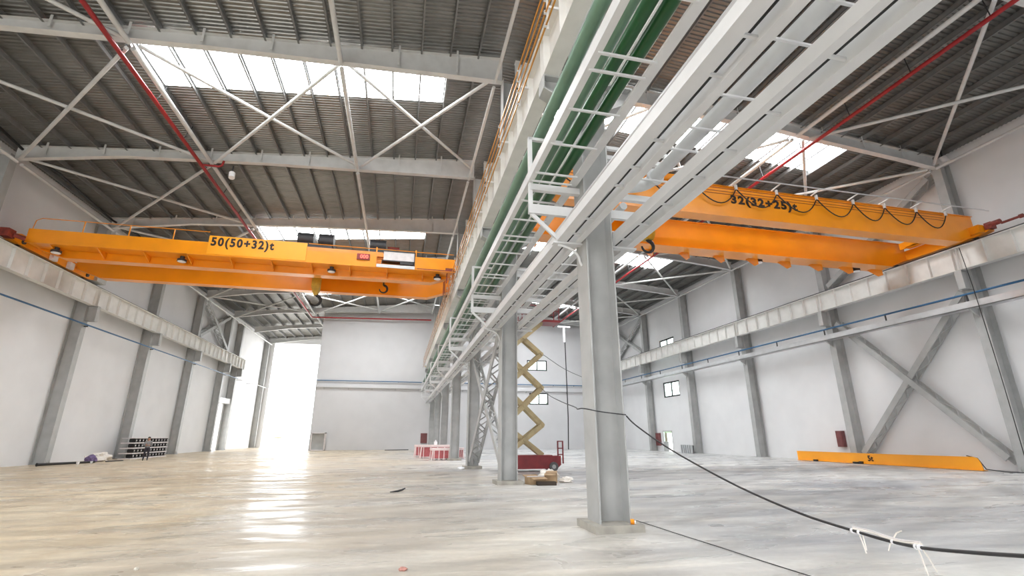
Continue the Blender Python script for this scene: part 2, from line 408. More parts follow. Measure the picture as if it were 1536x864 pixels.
for k in range(0, 7):
    t = thing('steel_column', ['thick grey hall column standing on a square plinth with a frayed cable tied to it', 'thick grey hall column between the heap of cartons and the lattice bracing'][k] if k < 2 else
              f'grey hall column in the middle row, {ORD[6-k]} from the end wall', 'column', (0, YK(k), 0), 'columns in the middle row'); CCOL.append(t)
    for nm, key in (('flange','flL'),('flange','flR'),('web','web'),('plinth','plinth'),('corbel','coL'),('corbel','coR')): inst(nm, cm[key], t)

# ------------------------------------------------------------------ crane runway girders
def girder_meshes(m, L=8.98, h=1.25, n=9):
    me = {}
    me['bottom_flange'] = MB().box(-.19, 0, 0, .19, L, .03).mesh('bottom_flange', m)
    me['top_flange'] = MB().box(-.24, 0, h-.03, .24, L, h).mesh('top_flange', m)
    me['web'] = MB().box(-.01, 0, .03, .01, L, h-.03).mesh('web', m)
    st = MB().box(-.17, -.008, .03, .17, .008, h-.03); me['stiffener'] = st.mesh('stiffener', m)
    me['rail'] = MB().box(-.035, 0, h, .035, L, h+.13).mesh('rail', M['darkm'])
    return me
gmW = girder_meshes(M['girderw'])
def runway(x, z, k0, k1, side, extra=0):
    for k in range(k0, k1):
        y = YK(k)+.01
        t = thing('runway_girder', f'pale plate girder {side}, {ORD[k1-1-k]} span from the end wall', 'girder', (x, y, z), 'runway girders ' + side)
        for nm in ('bottom_flange', 'top_flange', 'web', 'rail'): inst(nm, gmW[nm], t)
        for j in range(8): inst('stiffener', gmW['stiffener'], t, (0, .12 + j*(8.74/7), 0))
runway(-20.40, ZL, 0, 6, 'along the fifty-tonne side wall')
t = thing('runway_girder', 'short pale plate girder ending the runway near the tall bright opening', 'girder', (-20.40, YK(6), ZL))
gS = girder_meshes(M['girderw'], L=6.0)
for nm in ('bottom_flange', 'top_flange', 'web', 'rail'): inst(nm, gS[nm], t)
for j in range(6): inst('stiffener', gS['stiffener'], t, (0, .12 + j*1.14, 0))
runway(28.68, ZR, 0, 6, 'along the thirty-tonne side wall')
runway(3.02, ZC, -1, 6, 'by the middle columns, fifty-tonne side')
runway(4.72, ZC, -1, 6, 'by the middle columns, thirty-tonne side')

# ------------------------------------------------------------------ roof struts and cross bracing
def rod(name, p, q, r, label, group, m='rafter', n=10):
    o = MB().tube(p, q, r, n); solo(name, o, M[m], label, 'brace', group, smooth=True)
struts = [(-20.35,15.35,.09,'by the fifty-tonne side wall'),(-11.35,16.45,.105,'beside the fifty-tonne red pipe'),(-3.48,17.05,.105,'in the mid fifty-tonne span'),(3.3,17.3,.08,'along the middle columns'),
          (11.5,17.25,.105,'in the mid thirty-tonne span'),(19.7,16.95,.105,'beside the thirty-tonne red pipe'),(28.85,16.2,.08,'by the thirty-tonne side wall')]
for x, z, r_, lab in struts:
    for k in range(-1, 6):
        rod('roof_strut', (x, YK(k)+.16, z), (x, YK(k+1)-.16, z), r_, f'pale tubular roof strut {lab}, {ORD[5-k]} bay from the end wall', 'roof struts ' + lab)
for x, z, lab in ((-20.35,15.35,'by the wall'), (-11.35,16.45,'under the roof')):
    rod('roof_strut', (x, 63.4, z), (x, 81.0, z), .08, f'brightly lit long strut {lab} near the tall opening', 'struts near the tall opening')
def xbrace(k, xa, xb, lab):
    ya, yb = YK(k)+.2, YK(k+1)-.2
    za, zb = ztop(xa)-.62, ztop(xb)-.62
    t = thing('cross_brace', f'slender tubular cross brace {lab}, {ORD[5-k]} bay from the end wall', 'brace', ((xa+xb)/2, (ya+yb)/2, (za+zb)/2), 'roof cross braces')
    for (p, q, dz) in (((xa,ya,za),(xb,yb,zb),0), ((xb,ya,zb),(xa,yb,za),-.15)):
        p = Vector(p); q = Vector(q); p.z += dz; q.z += dz
        part('rod', MB().tube(p, q, .085, 8), M['rafter'], t, smooth=True)
for k in range(0, 6):
    xbrace(k, -20.2, -11.6, 'at the fifty-tonne eaves')
    xbrace(k, 20.4, 28.7, 'at the thirty-tonne eaves')
for k in (1, 5):
    xbrace(k, -11.2, -3.6, 'in the mid fifty-tonne roof'); xbrace(k, -3.35, 3.4, 'by the fifty-tonne ridge')
    xbrace(k, 11.7, 19.5, 'in the mid thirty-tonne roof'); xbrace(k, 4.5, 11.3, 'by the thirty-tonne ridge')

# lattice bracing (two chords tied by zigzag lacing)
def lattice(p, q, label, group, sep=.27, ch=.34, step=.62, into=None):
    p = Vector(p); q = Vector(q); d = (q-p).normalized(); X = Vector((1,0,0)); nrm = d.cross(X).normalized()
    if nrm.z < 0: nrm = -nrm
    t = into or thing('lattice_brace', label, 'brace', q if q.z < p.z else p, group)
    for s in (-1, 1):
        a = p + X*(s*sep); b = q + X*(s*sep)
        part('chord', MB().beam(a, b, .06, ch, nrm), M['column'], t)
    for e, sg in ((p, -1), (q, 1)):
        part('gusset_plate', MB().beam(e + d*(sg*-.1), e + d*(sg*.24), .02, .34, nrm), M['column'], t)
    L = (q-p).length; n = int(L/step)
    for side in (1, -1):
        for i in range(n):
            a = p + d*(L*i/n) + X*(sep*(1 if i % 2 else -1)) + nrm*(side*ch*.46)
            b = p + d*(L*(i+1)/n) + X*(sep*(-1 if i % 2 else 1)) + nrm*(side*ch*.46)
            part('lacing_bar', MB().beam(a, b, .065, .015, nrm), M['column'], t)
    return t
t = lattice((29.34, 26.7, 9.1), (29.34, 18.8, .6), 'crossed lattice bracing below the runway behind the orange 5t beam', None)
lattice((29.43, 18.8, 9.1), (29.43, 26.65, .6), '', None, into=t)
lattice((29.30, 26.7, 11.8), (29.30, 18.8, 16.0), 'single lattice brace above the runway behind the thirty-tonne crane', None)
t = lattice((29.30, 54.75, 11.7), (29.30, 62.7, 15.9), 'crossed lattice bracing above the runway on the window wall', None)
lattice((29.45, 54.75, 15.9), (29.45, 62.7, 11.7), '', None, into=t)
t = lattice((-20.85, 54.8, 15.4), (-20.85, 62.7, 11.6), 'crossed lattice bracing above the runway before the tall bright opening', None)
lattice((-21.0, 54.8, 11.6), (-21.0, 62.7, 15.4), '', None, into=t)
t = lattice((XC, 18.9, 5.7), (XC, 26.6, .45), 'crossed lattice bracing between two middle columns near the scissor lift', None, sep=.24)
lattice((XC, 26.6, 5.7), (XC, 18.9, .7), '', None, sep=.17, ch=.26, into=t)
lattice((XC, 18.9, 9.2), (XC, 26.6, 6.9), 'single lattice brace high between two middle columns beside the pipe rack', None, sep=.24)

# ------------------------------------------------------------------ pipes along walls and roof
def pipe(name, pts, r, m, label, group=None, cat='pipe', hang=None, n=10):
    t = thing(name, label, cat, pts[0], group)
    part('pipe_run', MB().path(pts, r, n), M[m], t, smooth=True)
    for h in (hang or []): part('hanger', h, M['darkm'], t)
    return t
def bend(a, b, c, r=.25, n=5):
    a, b, c = Vector(a), Vector(b), Vector(c); u = (a-b).normalized(); v = (c-b).normalized(); o = []
    for i in range(n+1):
        s = i/n; p = b + u*(r*(1-s)**2) + v*(r*s**2); o.append(p)
    return o
hg = [MB().beam((-11.8, y_, 16.3), (-11.5, y_, 17.1), .03, .03) for y_ in [12.5+3*i for i in range(17)]]
pipe('sprinkler_pipe', [(-11.8, -8, 16.22)] + bend((-11.8,60,16.22), (-11.8,63.9,16.22), (3,63.9,16.6)) + [(3.3, 63.9, 16.62)], .095, 'red', 'long red sprinkler pipe hung under the roof above the fifty-tonne crane', 'red sprinkler pipes', hang=hg)
bt = [o for o in bpy.data.objects if o.name.startswith('sprinkler_pipe')][0]
part('branch', MB().path([(-11.8,26.9,16.22),(-10.9,26.9,16.22),(-10.75,26.9,16.3),(-10.7,26.9,16.6)], .06, 8), M['red'], bt, smooth=True)
hg = [MB().beam((20.6, y_, 16.7), (20.45, y_, 17.5), .03, .03) for y_ in [9.8+3*i for i in range(18)]]
pipe('sprinkler_pipe', [(20.6, -8, 16.62), (20.6, 64.2, 16.62)], .095, 'red', 'long red sprinkler pipe hung under the roof above the thirty-tonne crane', 'red sprinkler pipes', hang=hg)
pipe('sprinkler_pipe', [(5.0, 62.9, 16.55), (20.4, 62.9, 16.55)], .07, 'red', 'red sprinkler branch pipe across the end wall behind the scissor lift', 'red sprinkler pipes')
hg = [MB().box(-20.65, y_-.03, 8.52, -20.4, y_+.03, 8.58) for y_ in [Y0+S*k for k in range(7)]]
pipe('water_pipe', [(-20.45, 5, 8.64)] + bend((-20.45,60,8.64), (-20.45,67.6,8.64), (-20.45,67.6,8.64)) + [(-20.45, 68, 8.64)], .05, 'blue', 'thin blue pipe along the wall columns of the fifty-tonne crane', 'blue pipes', hang=hg)
pipe('water_pipe', [(-20.45, 68.2, 8.7), (-20.3, 81.0, 8.7)], .045, 'pipe', 'thin pale pipe running on to the tall bright opening', hang=[MB().box(XLW, y_-.03, 8.66, -20.4, y_+.03, 8.72) for y_ in (70, 75)])
hg = [MB().box(28.5, y_-.03, 8.37, 28.56, y_+.03, 8.72) for y_ in [4.7+4.5*i for i in range(13)]]
pipe('water_pipe', [(28.53, 4, 8.75), (28.53, 64.5, 8.75)], .055, 'blue', 'thin blue pipe above the cable trunking on the window wall', 'blue pipes', hang=hg)
pipe('water_pipe', [(XP+.1, 64.5, 8.35), (28.5, 64.5, 8.42)], .055, 'blue', 'thin dark blue pipe across the end wall', 'blue pipes', hang=[MB().box(XP+1+i*3, 64.5, 8.3, XP+1.06+i*3, 64.72, 8.36) for i in range(13)])
t = thing('wall_ledge', 'pale ledge casting a soft shadow across the end wall below the blue pipe', 'ledge', (XP, 64.6, 7.4))
part('ledge_beam', MB().box(XP, 64.42, 7.5, 28.4, 64.7, 7.7), M['wallback'], t)
for i in range(13): part('ledge_bracket', MB().prism([(64.7,7.5),(64.44,7.5),(64.7,7.25)], 'x', XP+1+i*2.9, XP+1.05+i*2.9), M['steel'], t)
t = thing('cable_trunking', 'silver cable trunking on brackets along the window wall', 'trunking', (28.7, 4, 8.0))
tb = MB(); tb.box(28.47, 4, 8.0, 28.49, 64.4, 8.36); tb.box(28.47, 4, 8.0, 29.0, 64.4, 8.03); tb.box(28.98, 4, 8.0, 29.0, 64.4, 8.36); part('trough', tb, M['silver'], t)
for k in range(0, 7): part('tray_bracket', MB().prism([(28.5,8.0),(29.03,8.0),(29.03,7.55)], 'y', YK(k)-.05, YK(k)+.05), M['steel'], t)
solo('eave_cable', MB().path([(-20.35, 14, 16.3), (-20.45, 25.2, 16.45), (-20.4, 27.7, 16.1), (-20.4, 30, 16.35), (-20.4, 35.7, 16.0), (-20.2, 38.6, 16.2), (-19.6, 41, 15.6)], .07, 8), M['black'], 'thick black cable drooping along the roof eaves above the fifty-tonne crane', 'cable', smooth=True)

# ------------------------------------------------------------------ pipe racks beside the middle columns
YA, YZ = -3.0, 63.6
def rack(name, label, beams, rung_x, rung_z, step, m='steelw', rs=.035, hangers=False):
    t = thing(name, label, 'pipe rack', (beams[0][0], YA, beams[0][1]))
    for (x0, z0, x1, z1) in beams: part('rail_beam', MB().box(x0, YA, z0, x1, YZ, z1), M[m], t)
    me = MB().box(rung_x[0], -.02, rung_z, rung_x[1], .02, rung_z+rs).mesh('rung', M[m])
    y_ = YA+.3; i = 0
    while y_ < YZ-.2:
        inst('rung', me, t, (-t.location.x, y_-t.location.y, -t.location.z)); y_ += step[i % len(step)]; i += 1
    return t
rack('pipe_rack', 'white upper ladder rack holding green pipes beside the fifty-tonne runway', [(2.45,7.08,2.57,7.31),(3.40,7.08,3.58,7.13)], (2.5,3.45), 7.05, [1.1,.35,.95,1.05])
rack('cable_ladder', 'white lower cable ladder on the fifty-tonne side of the middle columns', [(3.08,5.706,3.28,5.905),(3.495,5.706,3.637,5.915)], (3.2,3.55), 5.75, [.75,.6,1.35])
rack('cable_ladder', 'white lower cable ladder on the thirty-tonne side of the middle columns', [(4.297,5.706,4.425,5.915),(4.70,5.706,4.88,5.94)], (4.4,4.75), 5.75, [.8,1.0,.9])
rack('pipe_rack', 'white upper ladder rack on the thirty-tonne side of the middle columns', [(4.36,7.08,4.56,7.28),(5.80,7.08,5.92,7.31)], (4.5,5.85), 7.05, [.9,.7,1.2])
pipe('process_pipe', [(2.77, YA, 8.40), (2.77, YZ, 8.40)], .13, 'greend', 'large dusty green pipe on the top arms nearest the fifty-tonne runway girder', 'green pipes', n=16)
pipe('process_pipe', [(3.24, YA, 8.37), (3.24, YZ, 8.37)], .10, 'greend', 'dusty green pipe on the top arms close to the middle columns', 'green pipes', n=16)
pipe('process_pipe', [(3.02, YA, 7.44), (3.02, YZ, 7.44)], .105, 'green', 'green pipe in the ladder rack nearest its outer rail', 'green pipes', n=16)
pipe('process_pipe', [(3.33, YA, 7.46), (3.33, YZ, 7.46)], .115, 'green', 'green pipe in the ladder rack nearest the columns', 'green pipes', n=16)
t = pipe('process_pipe', [(5.34, YA, 7.32)] + bend((5.34,8,7.32), (5.34,9.15,7.32), (4.3,9.15,7.1), .3) + [(4.45, 9.15, 7.15)], .145, 'pipe', 'fat pale grey pipe with an elbow turning in to a column', n=16)
part('pipe_collar', MB().tube((5.34,8.7,7.32), (5.34,8.78,7.32), .2, 16), M['pipe'], t, smooth=True)
pipe('process_pipe', [(5.25, 10.2, 7.3), (5.25, YZ, 7.3)], .10, 'pipe', 'slim pale grey pipe in the upper rack beyond the elbow', n=14)
pipe('conduit', [(3.17, YA, 6.0), (3.17, YZ, 6.0)], .055, 'silver', 'silver conduit lying on the lower cable ladder', cat='conduit')
solo('tray_cable', MB().path([(3.43, YA, 5.84), (3.43, 20, 5.84), (3.42, YZ, 5.84)], .016, 8), M['black'], 'black cable laid in the lower ladder on the fifty-tonne side', 'cable', smooth=True)
solo('tray_cable', MB().path([(4.58, YA, 5.83), (4.58, 30, 5.83), (4.59, YZ, 5.83)], .016, 8), M['black'], 'black cable laid in the lower ladder on the thirty-tonne side', 'cable', smooth=True)
# brackets at every middle column
def bracket_meshes():
    me = {}
    a = {}
    a['post'] = MB().box(2.47, -.04, 6.34, 2.56, .04, 8.26)
    a['top_arm'] = MB().box(2.47, -.04, 8.19, XC0, .04, 8.26)
    a['mid_arm'] = MB().box(2.5, -.06, 6.90, XC0, .06, 7.05)
    a['low_arm'] = MB().box(2.47, -.05, 6.33, XC0, .05, 6.55)
    a['strut'] = MB().beam((2.53, 0, 6.33), (3.2, 0, 5.72), .08, .06, (0,1,0))
    a['seat_plate'] = MB().box(3.0, -.08, 5.66, XC0, .08, 5.70)
    c = MB(); pts = [(3.12+.5*math.sin(i/6*1.57), 0, 5.28+.36*math.cos(i/6*1.57)) for i in range(7)]
    c.path(pts + [(3.66, 0, 5.2)], .03, 8); a['curved_brace'] = c
    return {k: v.mesh(k, M['steelw']) for k, v in a.items()}
def bracket_meshes_r():
    a = {}
    a['top_arm'] = MB().box(XC1, -.04, 8.22, 6.01, .04, 8.30)
    a['mid_arm'] = MB().box(XC1, -.05, 7.94, 6.01, .05, 8.04)
    a['rack_arm'] = MB().box(XC1, -.06, 6.90, 6.01, .06, 7.05)
    a['low_arm'] = MB().box(XC1, -.05, 6.40, 5.05, .05, 6.60)
    a['seat_plate'] = MB().box(XC1, -.08, 5.66, 4.95, .08, 5.70)
    return {k: v.mesh(k, M['steelw']) for k, v in a.items()}
bl, br = bracket_meshes(), bracket_meshes_r()
for k in range(0, 7):
    for dct in (bl, br):
        rk = 'post' if 'post' in dct else 'rack_arm'
        po = inst('rack_bracket', dct[rk], CCOL[k])
        for nm, me in dct.items():
            if nm != rk: inst(nm, me, po)
# bare conductor bars on the 50 t runway girder
t = thing('conductor_line', 'four bare copper conductor bars on the runway girder of the fifty-tonne crane', 'conductor', (2.55, YA, 10.2))
for z in (10.2, 10.56, 10.92, 11.28): part('conductor_bar', MB().box(2.535, YA, z-.02, 2.565, YZ, z+.02), M['copper'], t)
hm = MB()
hm.box(2.57, -.02, 10.1, 2.61, .02, 11.36)
for z in (10.2, 10.56, 10.92, 11.28): hm.box(2.51, -.025, z-.035, 2.60, .025, z-.02); hm.box(2.51, -.025, z+.02, 2.60, .025, z+.035)
hm.box(2.61, -.02, 10.7, 2.85, .02, 10.76)
hm = hm.mesh('insulator', M['steelw']); y_ = YA+.5
while y_ < YZ: inst('insulator', hm, t, (-2.55, y_-YA, -10.2)); y_ += 2.6

# ------------------------------------------------------------------ lettering
def letters(text, h, m, parent, origin, xdir=(1,0,0), ydir=(0,0,1), name='lettering', bold=.02, spacing=1.0, shear=0, wide=1.0):
    cu = bpy.data.curves.new('t', 'FONT'); cu.body = text; cu.size = 1; cu.offset = bold; cu.extrude = .004; cu.space_character = spacing; cu.shear = shear; cu.resolution_u = 3
    tmp = bpy.data.objects.new('t', cu); COL.objects.link(tmp)
    dg = bpy.context.evaluated_depsgraph_get(); me = bpy.data.meshes.new_from_object(tmp.evaluated_get(dg))
    bpy.data.objects.remove(tmp)
    xs = [v.co.x for v in me.vertices]; ys = [v.co.y for v in me.vertices]
    s = h/(max(ys)-min(ys)); X = Vector(xdir); Yv = Vector(ydir); Z = X.cross(Yv); O = Vector(origin); x0, y0 = min(xs), min(ys)
    for v in me.vertices: v.co = O + X*((v.co.x-x0)*s*wide) + Yv*((v.co.y-y0)*s) + Z*(v.co.z)
    me.materials.clear(); me.materials.append(m); me.name = name
    o = inst(name, me, parent); off = Vector(); p = parent
    while p: off += p.location; p = p.parent
    o.location = -off
    return o, (max(xs)-min(xs))*s*wide

# ------------------------------------------------------------------ fifty-tonne bridge crane
OR = M['orange']
ck = thing('bridge_crane', 'orange bridge crane lettered 50(50+32)t with a black lamp row under its walkway', 'crane', (-8.7, 31.7, 11.4))
def box_girder(t, y0, y1, x0, x1, zb, zt, ze, tap, name='girder'):
    prof = [(x0, ze), (x0+tap, zb), (x1-tap, zb), (x1, ze), (x1, zt), (x0, zt)]
    o = part(name, MB().prism(prof, 'y', y0+.08, y1-.08), OR, t)
    fl = MB(); e = .025
    pts = [(x0, ze), (x0+tap, zb), (x1-tap, zb), (x1, ze)]
    for (a, b), (c, d) in zip(pts, pts[1:]): fl.prism([(a,b-e),(c,d-e),(c,d),(a,b)], 'y', y0, y1)
    fl.prism([(x0,zt),(x1,zt),(x1,zt+e),(x0,zt+e)], 'y', y0, y1)
    part('flange_plate', fl, OR, o)
    part('trolley_rail', MB().box(x0+.6, (y0+y1)/2-.03, zt+e, x1-.6, (y0+y1)/2+.03, zt+.13), M['darkm'], o)
    return o
GX0, GX1 = -20.25, 2.85
box_girder(ck, 29.68, 30.30, GX0, GX1, 11.10, 12.45, 11.62, 1.5)
box_girder(ck, 33.25, 33.87, GX0, GX1, 11.10, 12.45, 11.62, 1.5)
def carriage(t, x, y0, y1, z0, s):
    o = part('end_carriage', MB().prism([(y0,z0+.14),(y0+.5,z0+.05),(y1-.5,z0+.05),(y1,z0+.14),(y1,z0+.42),(y1-.5,z0+.62),(y0+.5,z0+.62),(y0,z0+.42)], 'x', x-.2, x+.2), OR, t)
    for yy in (y0+.75, y1-.75):
        part('wheel', MB().tube((x-.07, yy, z0+.22), (x+.07, yy, z0+.22), .22, 18), M['darkm'], o, smooth=True)
        part('axle_cap', MB().tube((x-s*.28, yy, z0+.24), (x+s*.28, yy, z0+.24), .12, 14), M['darkm'], o, smooth=True)
    return o
zr = ZL+1.38
c1 = carriage(ck, -20.40, 28.1, 35.2, zr, -1)
carriage(ck, 3.02, 28.1, 35.2, ZC+1.38, 1)
part('drive_motor', MB().box(-20.5, 27.6, zr+.12, -20.1, 28.1, zr+.55).tube((-20.1,27.95,zr+.3), (-19.8,28.3,zr+.25), .12, 12), M['rust'], ck, label='rust-red drive motor')
part('buffer_box', MB().box(-20.55, 35.2, zr+.1, -20.0, 36.2, zr+.6), M['greybox'], ck, label='grey end box')
for yy in (30.9, 32.4): part('wheel_cover', MB().box(-20.18, yy, zr+.02, -19.98, yy+.4, zr+.42), M['boards'], ck)
# walkway along the near girder
part('walkway', MB().box(-20.0, 28.67, 11.52, 2.8, 29.70, 11.56), OR, ck)
fz = part('fascia', MB().box(-20.0, 28.65, 11.5, -2.05, 28.69, 12.28).box(-20.0, 28.61, 11.48, -2.05, 28.70, 11.54), OR, ck)
part('fascia', MB().box(0.30, 28.65, 11.62, 2.8, 28.69, 12.36).box(0.30, 28.61, 11.5, 2.8, 28.70, 11.54), OR, ck)
part('slot', MB().box(.45, 28.62, 11.545, 2.75, 28.66, 11.61), M['rust'], ck)
for i in range(10):
    xx = -19.0 + i*2.2
    part('gusset', MB().prism([(28.75,11.52),(29.72,11.52),(29.72,11.15)], 'x', xx, xx+.05), OR, ck)
sg = part('name_board', MB().box(-11.33, 28.60, 11.56, -6.05, 28.64, 12.68), M['orange2'], ck)
letters('50(50+32)t', .70, M['letter'], sg, (-11.2, 28.592, 11.90), bold=.04, spacing=1.22, wide=.86)
dsp = part('led_display', MB().box(-3.17, 28.55, 11.9, -2.42, 28.64, 12.27), M['ledbody'], ck, label='small red display')
letters('000', .24, M['led'], dsp, (-2.98, 28.54, 11.97), bold=.02, name='digits')
for xx in (-18.9, -12.77, -4.64, 1.76):
    l = part('lamp', MB().tube((xx, 29.3, 11.52), (xx, 29.3, 11.32), .12, 14).tube((xx, 29.3, 11.34), (xx, 29.3, 11.22), .24, 18), M['darkm'], ck, smooth=True, label='black lamp under the walkway')
    part('lens', MB().tube((xx, 29.3, 11.22), (xx, 29.3, 11.19), .21, 18), M['lens'], l)
# handrail
hr_ = MB(); hz = 12.95
hr_.path([(-20.0,28.75,11.55), (-19.85,28.75,hz-.15), (-19.6,28.75,hz), (-11.4,28.75,hz)], .022, 6)
part('handrail', hr_, OR, ck)
part('handrail', MB().path([(-6.0,28.75,12.72), (-2.2,28.75,12.72), (.3,28.75,12.72), (2.7,28.75,12.72)], .022, 6), OR, ck)
for xx in (-17.6, -15.4, -13.2): part('rail_post', MB().box(xx-.025, 28.73, 11.55, xx+.025, 28.77, hz), OR, ck)
for xx in (-2.05, .33): part('rail_post', MB().box(xx-.04, 28.70, 11.5, xx+.04, 28.78, 12.82), OR, ck)
ep = part('electric_cabinet', MB().box(-1.62, 28.75, 12.02, .24, 29.2, 12.62), M['boards'], ck, label='pale electric cabinet in a black frame')
eb = MB(); eb.box(-1.72, 28.7, 11.97, .34, 29.25, 12.03); eb.box(-1.66, 28.7, 12.61, .28, 29.25, 12.67); eb.box(.24, 28.7, 11.6, .32, 29.25, 12.65); eb.box(-1.72, 28.7, 11.6, -1.68, 28.75, 12.0); eb.box(-.6, 28.72, 11.82, .2, 29.0, 11.98)
part('cabinet_frame', eb, M['darkm'], ep)
part('toe_board', MB().box(-2.0, 28.64, 11.52, .3, 28.68, 11.72), M['steelw'], ck, label='white toe board under the electric cabinet')
part('girder_plate', MB().box(-1.9, 29.55, 11.7, .3, 29.66, 12.0), OR, ck)
part('collector', MB().box(2.3, 28.9, 10.9, 2.36, 29.1, 11.6).box(2.3, 30.2, 10.6, 2.35, 30.35, 11.6).box(2.28, 31.0, 10.7, 2.33, 31.15, 11.6).box(2.2, 28.6, 11.55, 2.7, 28.9, 11.75), M['rust'], ck)
# trolley with hoists
tr = thing('hoist_trolley', 'dark hoist trolley with motors riding on the orange fifty-tonne crane', 'hoist', (-4, 31.8, 12.6))
part('trolley_frame', MB().box(-7.1, 29.8, 12.62, -.6, 33.8, 12.92), OR, tr)
for (a, b_, r_, m) in (((-7.0,30.4,13.62),(-6.05,30.4,13.62),.42,'darkm'), ((-5.75,30.4,13.6),(-4.85,30.4,13.6),.46,'darkm'), ((-2.6,30.4,13.55),(-1.6,30.4,13.55),.40,'darkm'), ((-1.5,30.6,13.35),(-.75,30.6,13.35),.28,'rust')):
    part('hoist_motor', MB().tube(a, b_, r_, 18), M[m], tr, smooth=True)
part('hoist_drum', MB().tube((-6.9,32.0,13.2), (-1.0,32.0,13.2), .42, 20), M['darkm'], tr, smooth=True)
for x0, x1 in ((-6.9,-4.9), (-2.6,-.8)): part('motor_stand', MB().box(x0, 30.1, 12.9, x1, 30.7, 13.3), M['darkm'], tr)
hb_ = part('hook_block', MB().prism([(-6.12,12.6),(-5.62,12.6),(-5.62,10.9),(-5.72,10.35),(-5.95,10.35),(-6.12,10.9)], 'y', 31.6, 32.1), M['yellow'], tr, label='olive yellow hook block')
def hook(cx, y, z, s):
    pts = []
    for i in range(13):
        a = math.radians(100 - i*23); pts.append((cx + s*math.cos(a)*.30, y, z - s*.32 + s*math.sin(a)*.30))
    return MB().path([(cx, y, z+s*.25), (cx, y, z+.02)] + pts[1:], [s*.07, s*.08] + [s*(.10 - .005*i) for i in range(12)], 8)
part('hook', hook(-5.83, 31.85, 10.4, 1.15), M['black'], hb_, smooth=True)
hb2 = part('hook_rope', MB().box(-1.72, 31.8, 11.35, -1.55, 31.95, 12.6), M['yellow'], tr)
part('hook', hook(-1.63, 31.85, 11.35, .85), M['black'], hb2, smooth=True)

# ------------------------------------------------------------------ thirty-tonne bridge crane
ck = thing('bridge_crane', 'orange bridge crane lettered 32(32+25)t with a row of looped cables', 'crane', (16.8, 19.2, 11.5))
HX0, HX1 = 4.85, 28.5
box_girder(ck, 16.92, 17.55, HX0, HX1, 11.10, 12.60, 11.66, 1.3)
box_girder(ck, 20.55, 21.2, HX0, HX1, 11.05, 12.50, 11.62, 1.3)
zr = ZR+1.38
carriage(ck, 28.66, 16.4, 22.2, zr, 1); carriage(ck, 4.72, 16.4, 22.2, ZC+1.38, -1)
part('drive_motor', MB().tube((28.5,16.4,zr+.42), (28.5,15.85,zr+.42), .13, 12).box(28.4, 16.2, zr+.2, 28.75, 16.5, zr+.55), M['rust'], ck, smooth=True, label='rust-red drive motor')
part('buffer', MB().tube((28.62,15.9,zr+.35), (28.62,15.1,zr+.35), .06, 10).tube((28.62,15.15,zr+.35), (28.62,15.0,zr+.35), .1, 10), M['rust'], ck, smooth=True)
part('gearbox', MB().box(28.1, 16.55, zr+.1, 28.45, 17.2, zr+.5), OR, ck)
part('end_frame', MB().box(28.0, 18.0, zr+.62, 28.4, 20.2, zr+.68).box(28.0, 17.6, zr+.6, 28.06, 20.5, zr+1.0), OR, ck)
letters('32(32+25)t', .55, M['letter'], ck, (14.10, 16.985, 11.66), bold=.045, spacing=1.2, wide=1.2)
part('walkway', MB().box(HX0+.3, 21.2, 11.30, HX1-.4, 22.2, 11.34), OR, ck)
for i in range(11):
    xx = 6.0 + i*2.12
    part('gusset', MB().prism([(21.22,11.3),(22.1,11.3),(21.5,10.72),(21.22,10.72)], 'x', xx, xx+.05), OR, ck)
for xx in (19.2, 25.9):
    l = part('lamp', MB().tube((xx, 21.7, 11.3), (xx, 21.7, 11.02), .22, 18), M['darkm'], ck, smooth=True, label='black lamp under the walkway')
    part('lens', MB().tube((xx, 21.7, 11.02), (xx, 21.7, 10.99), .2, 18), M['lens'], l)
# festoon rails, arms and looped cable
for yy, zz in ((16.62, 12.92), (16.45, 12.78)): part('festoon_rail', MB().tube((HX0+.4, yy, zz), (29.0, yy, zz), .022, 8), M['silver'], ck)
xs = [14.33-2.17*4, 14.33-2.17*3, 14.33-2.17*2, 14.33-2.17, 14.33, 16.5, 18.71, 20.83, 22.71, 24.68, 26.58]
for xx in xs:
    part('festoon_arm', MB().beam((xx-.1, 16.42, 12.76), (xx-.1, 17.0, 12.7), .05, .05), M['steelw'], ck)
    part('cable_clip', MB().box(xx-.04, 16.78, 12.42, xx+.04, 16.88, 12.66), M['steelw'], ck)
for a, b_ in zip(xs, xs[1:]):
    pts = []
    for i in range(13):
        s = i/12; pts.append((a+(b_-a)*s, 16.83, 12.45 - .78*4*s*(1-s)*(1+.25*(1-2*s)*-1)))
    part('festoon_cable', MB().path(pts, .028, 6), M['black'], ck, smooth=True)
for zz in (12.5, 12.35, 12.22): part('cable_line', MB().box(HX0+.5, 16.985, zz, 26.6, 17.0, zz+.02), M['rust'], ck)
tr = thing('hoist_trolley', 'hoist trolley with a black hook, half hidden behind the cable ladders', 'hoist', (10.5, 19, 12.7))
part('trolley_frame', MB().box(8.6, 17.1, 12.75, 12.2, 21.0, 13.0), OR, tr)
part('hoist_drum', MB().tube((8.8,19.2,13.3), (12.0,19.2,13.3), .38, 18), M['darkm'], tr, smooth=True)
part('hoist_motor', MB().box(9.0, 17.6, 13.0, 10.2, 18.3, 13.6), M['darkm'], tr)
hb_ = part('hook_block', MB().prism([(10.6,12.75),(11.2,12.75),(11.2,10.75),(11.1,10.5),(10.7,10.5),(10.6,10.75)], 'y', 18.8, 19.2), M['yellow'], tr)
part('hook', hook(10.85, 19.0, 10.5, 1.0), M['black'], hb_, smooth=True)

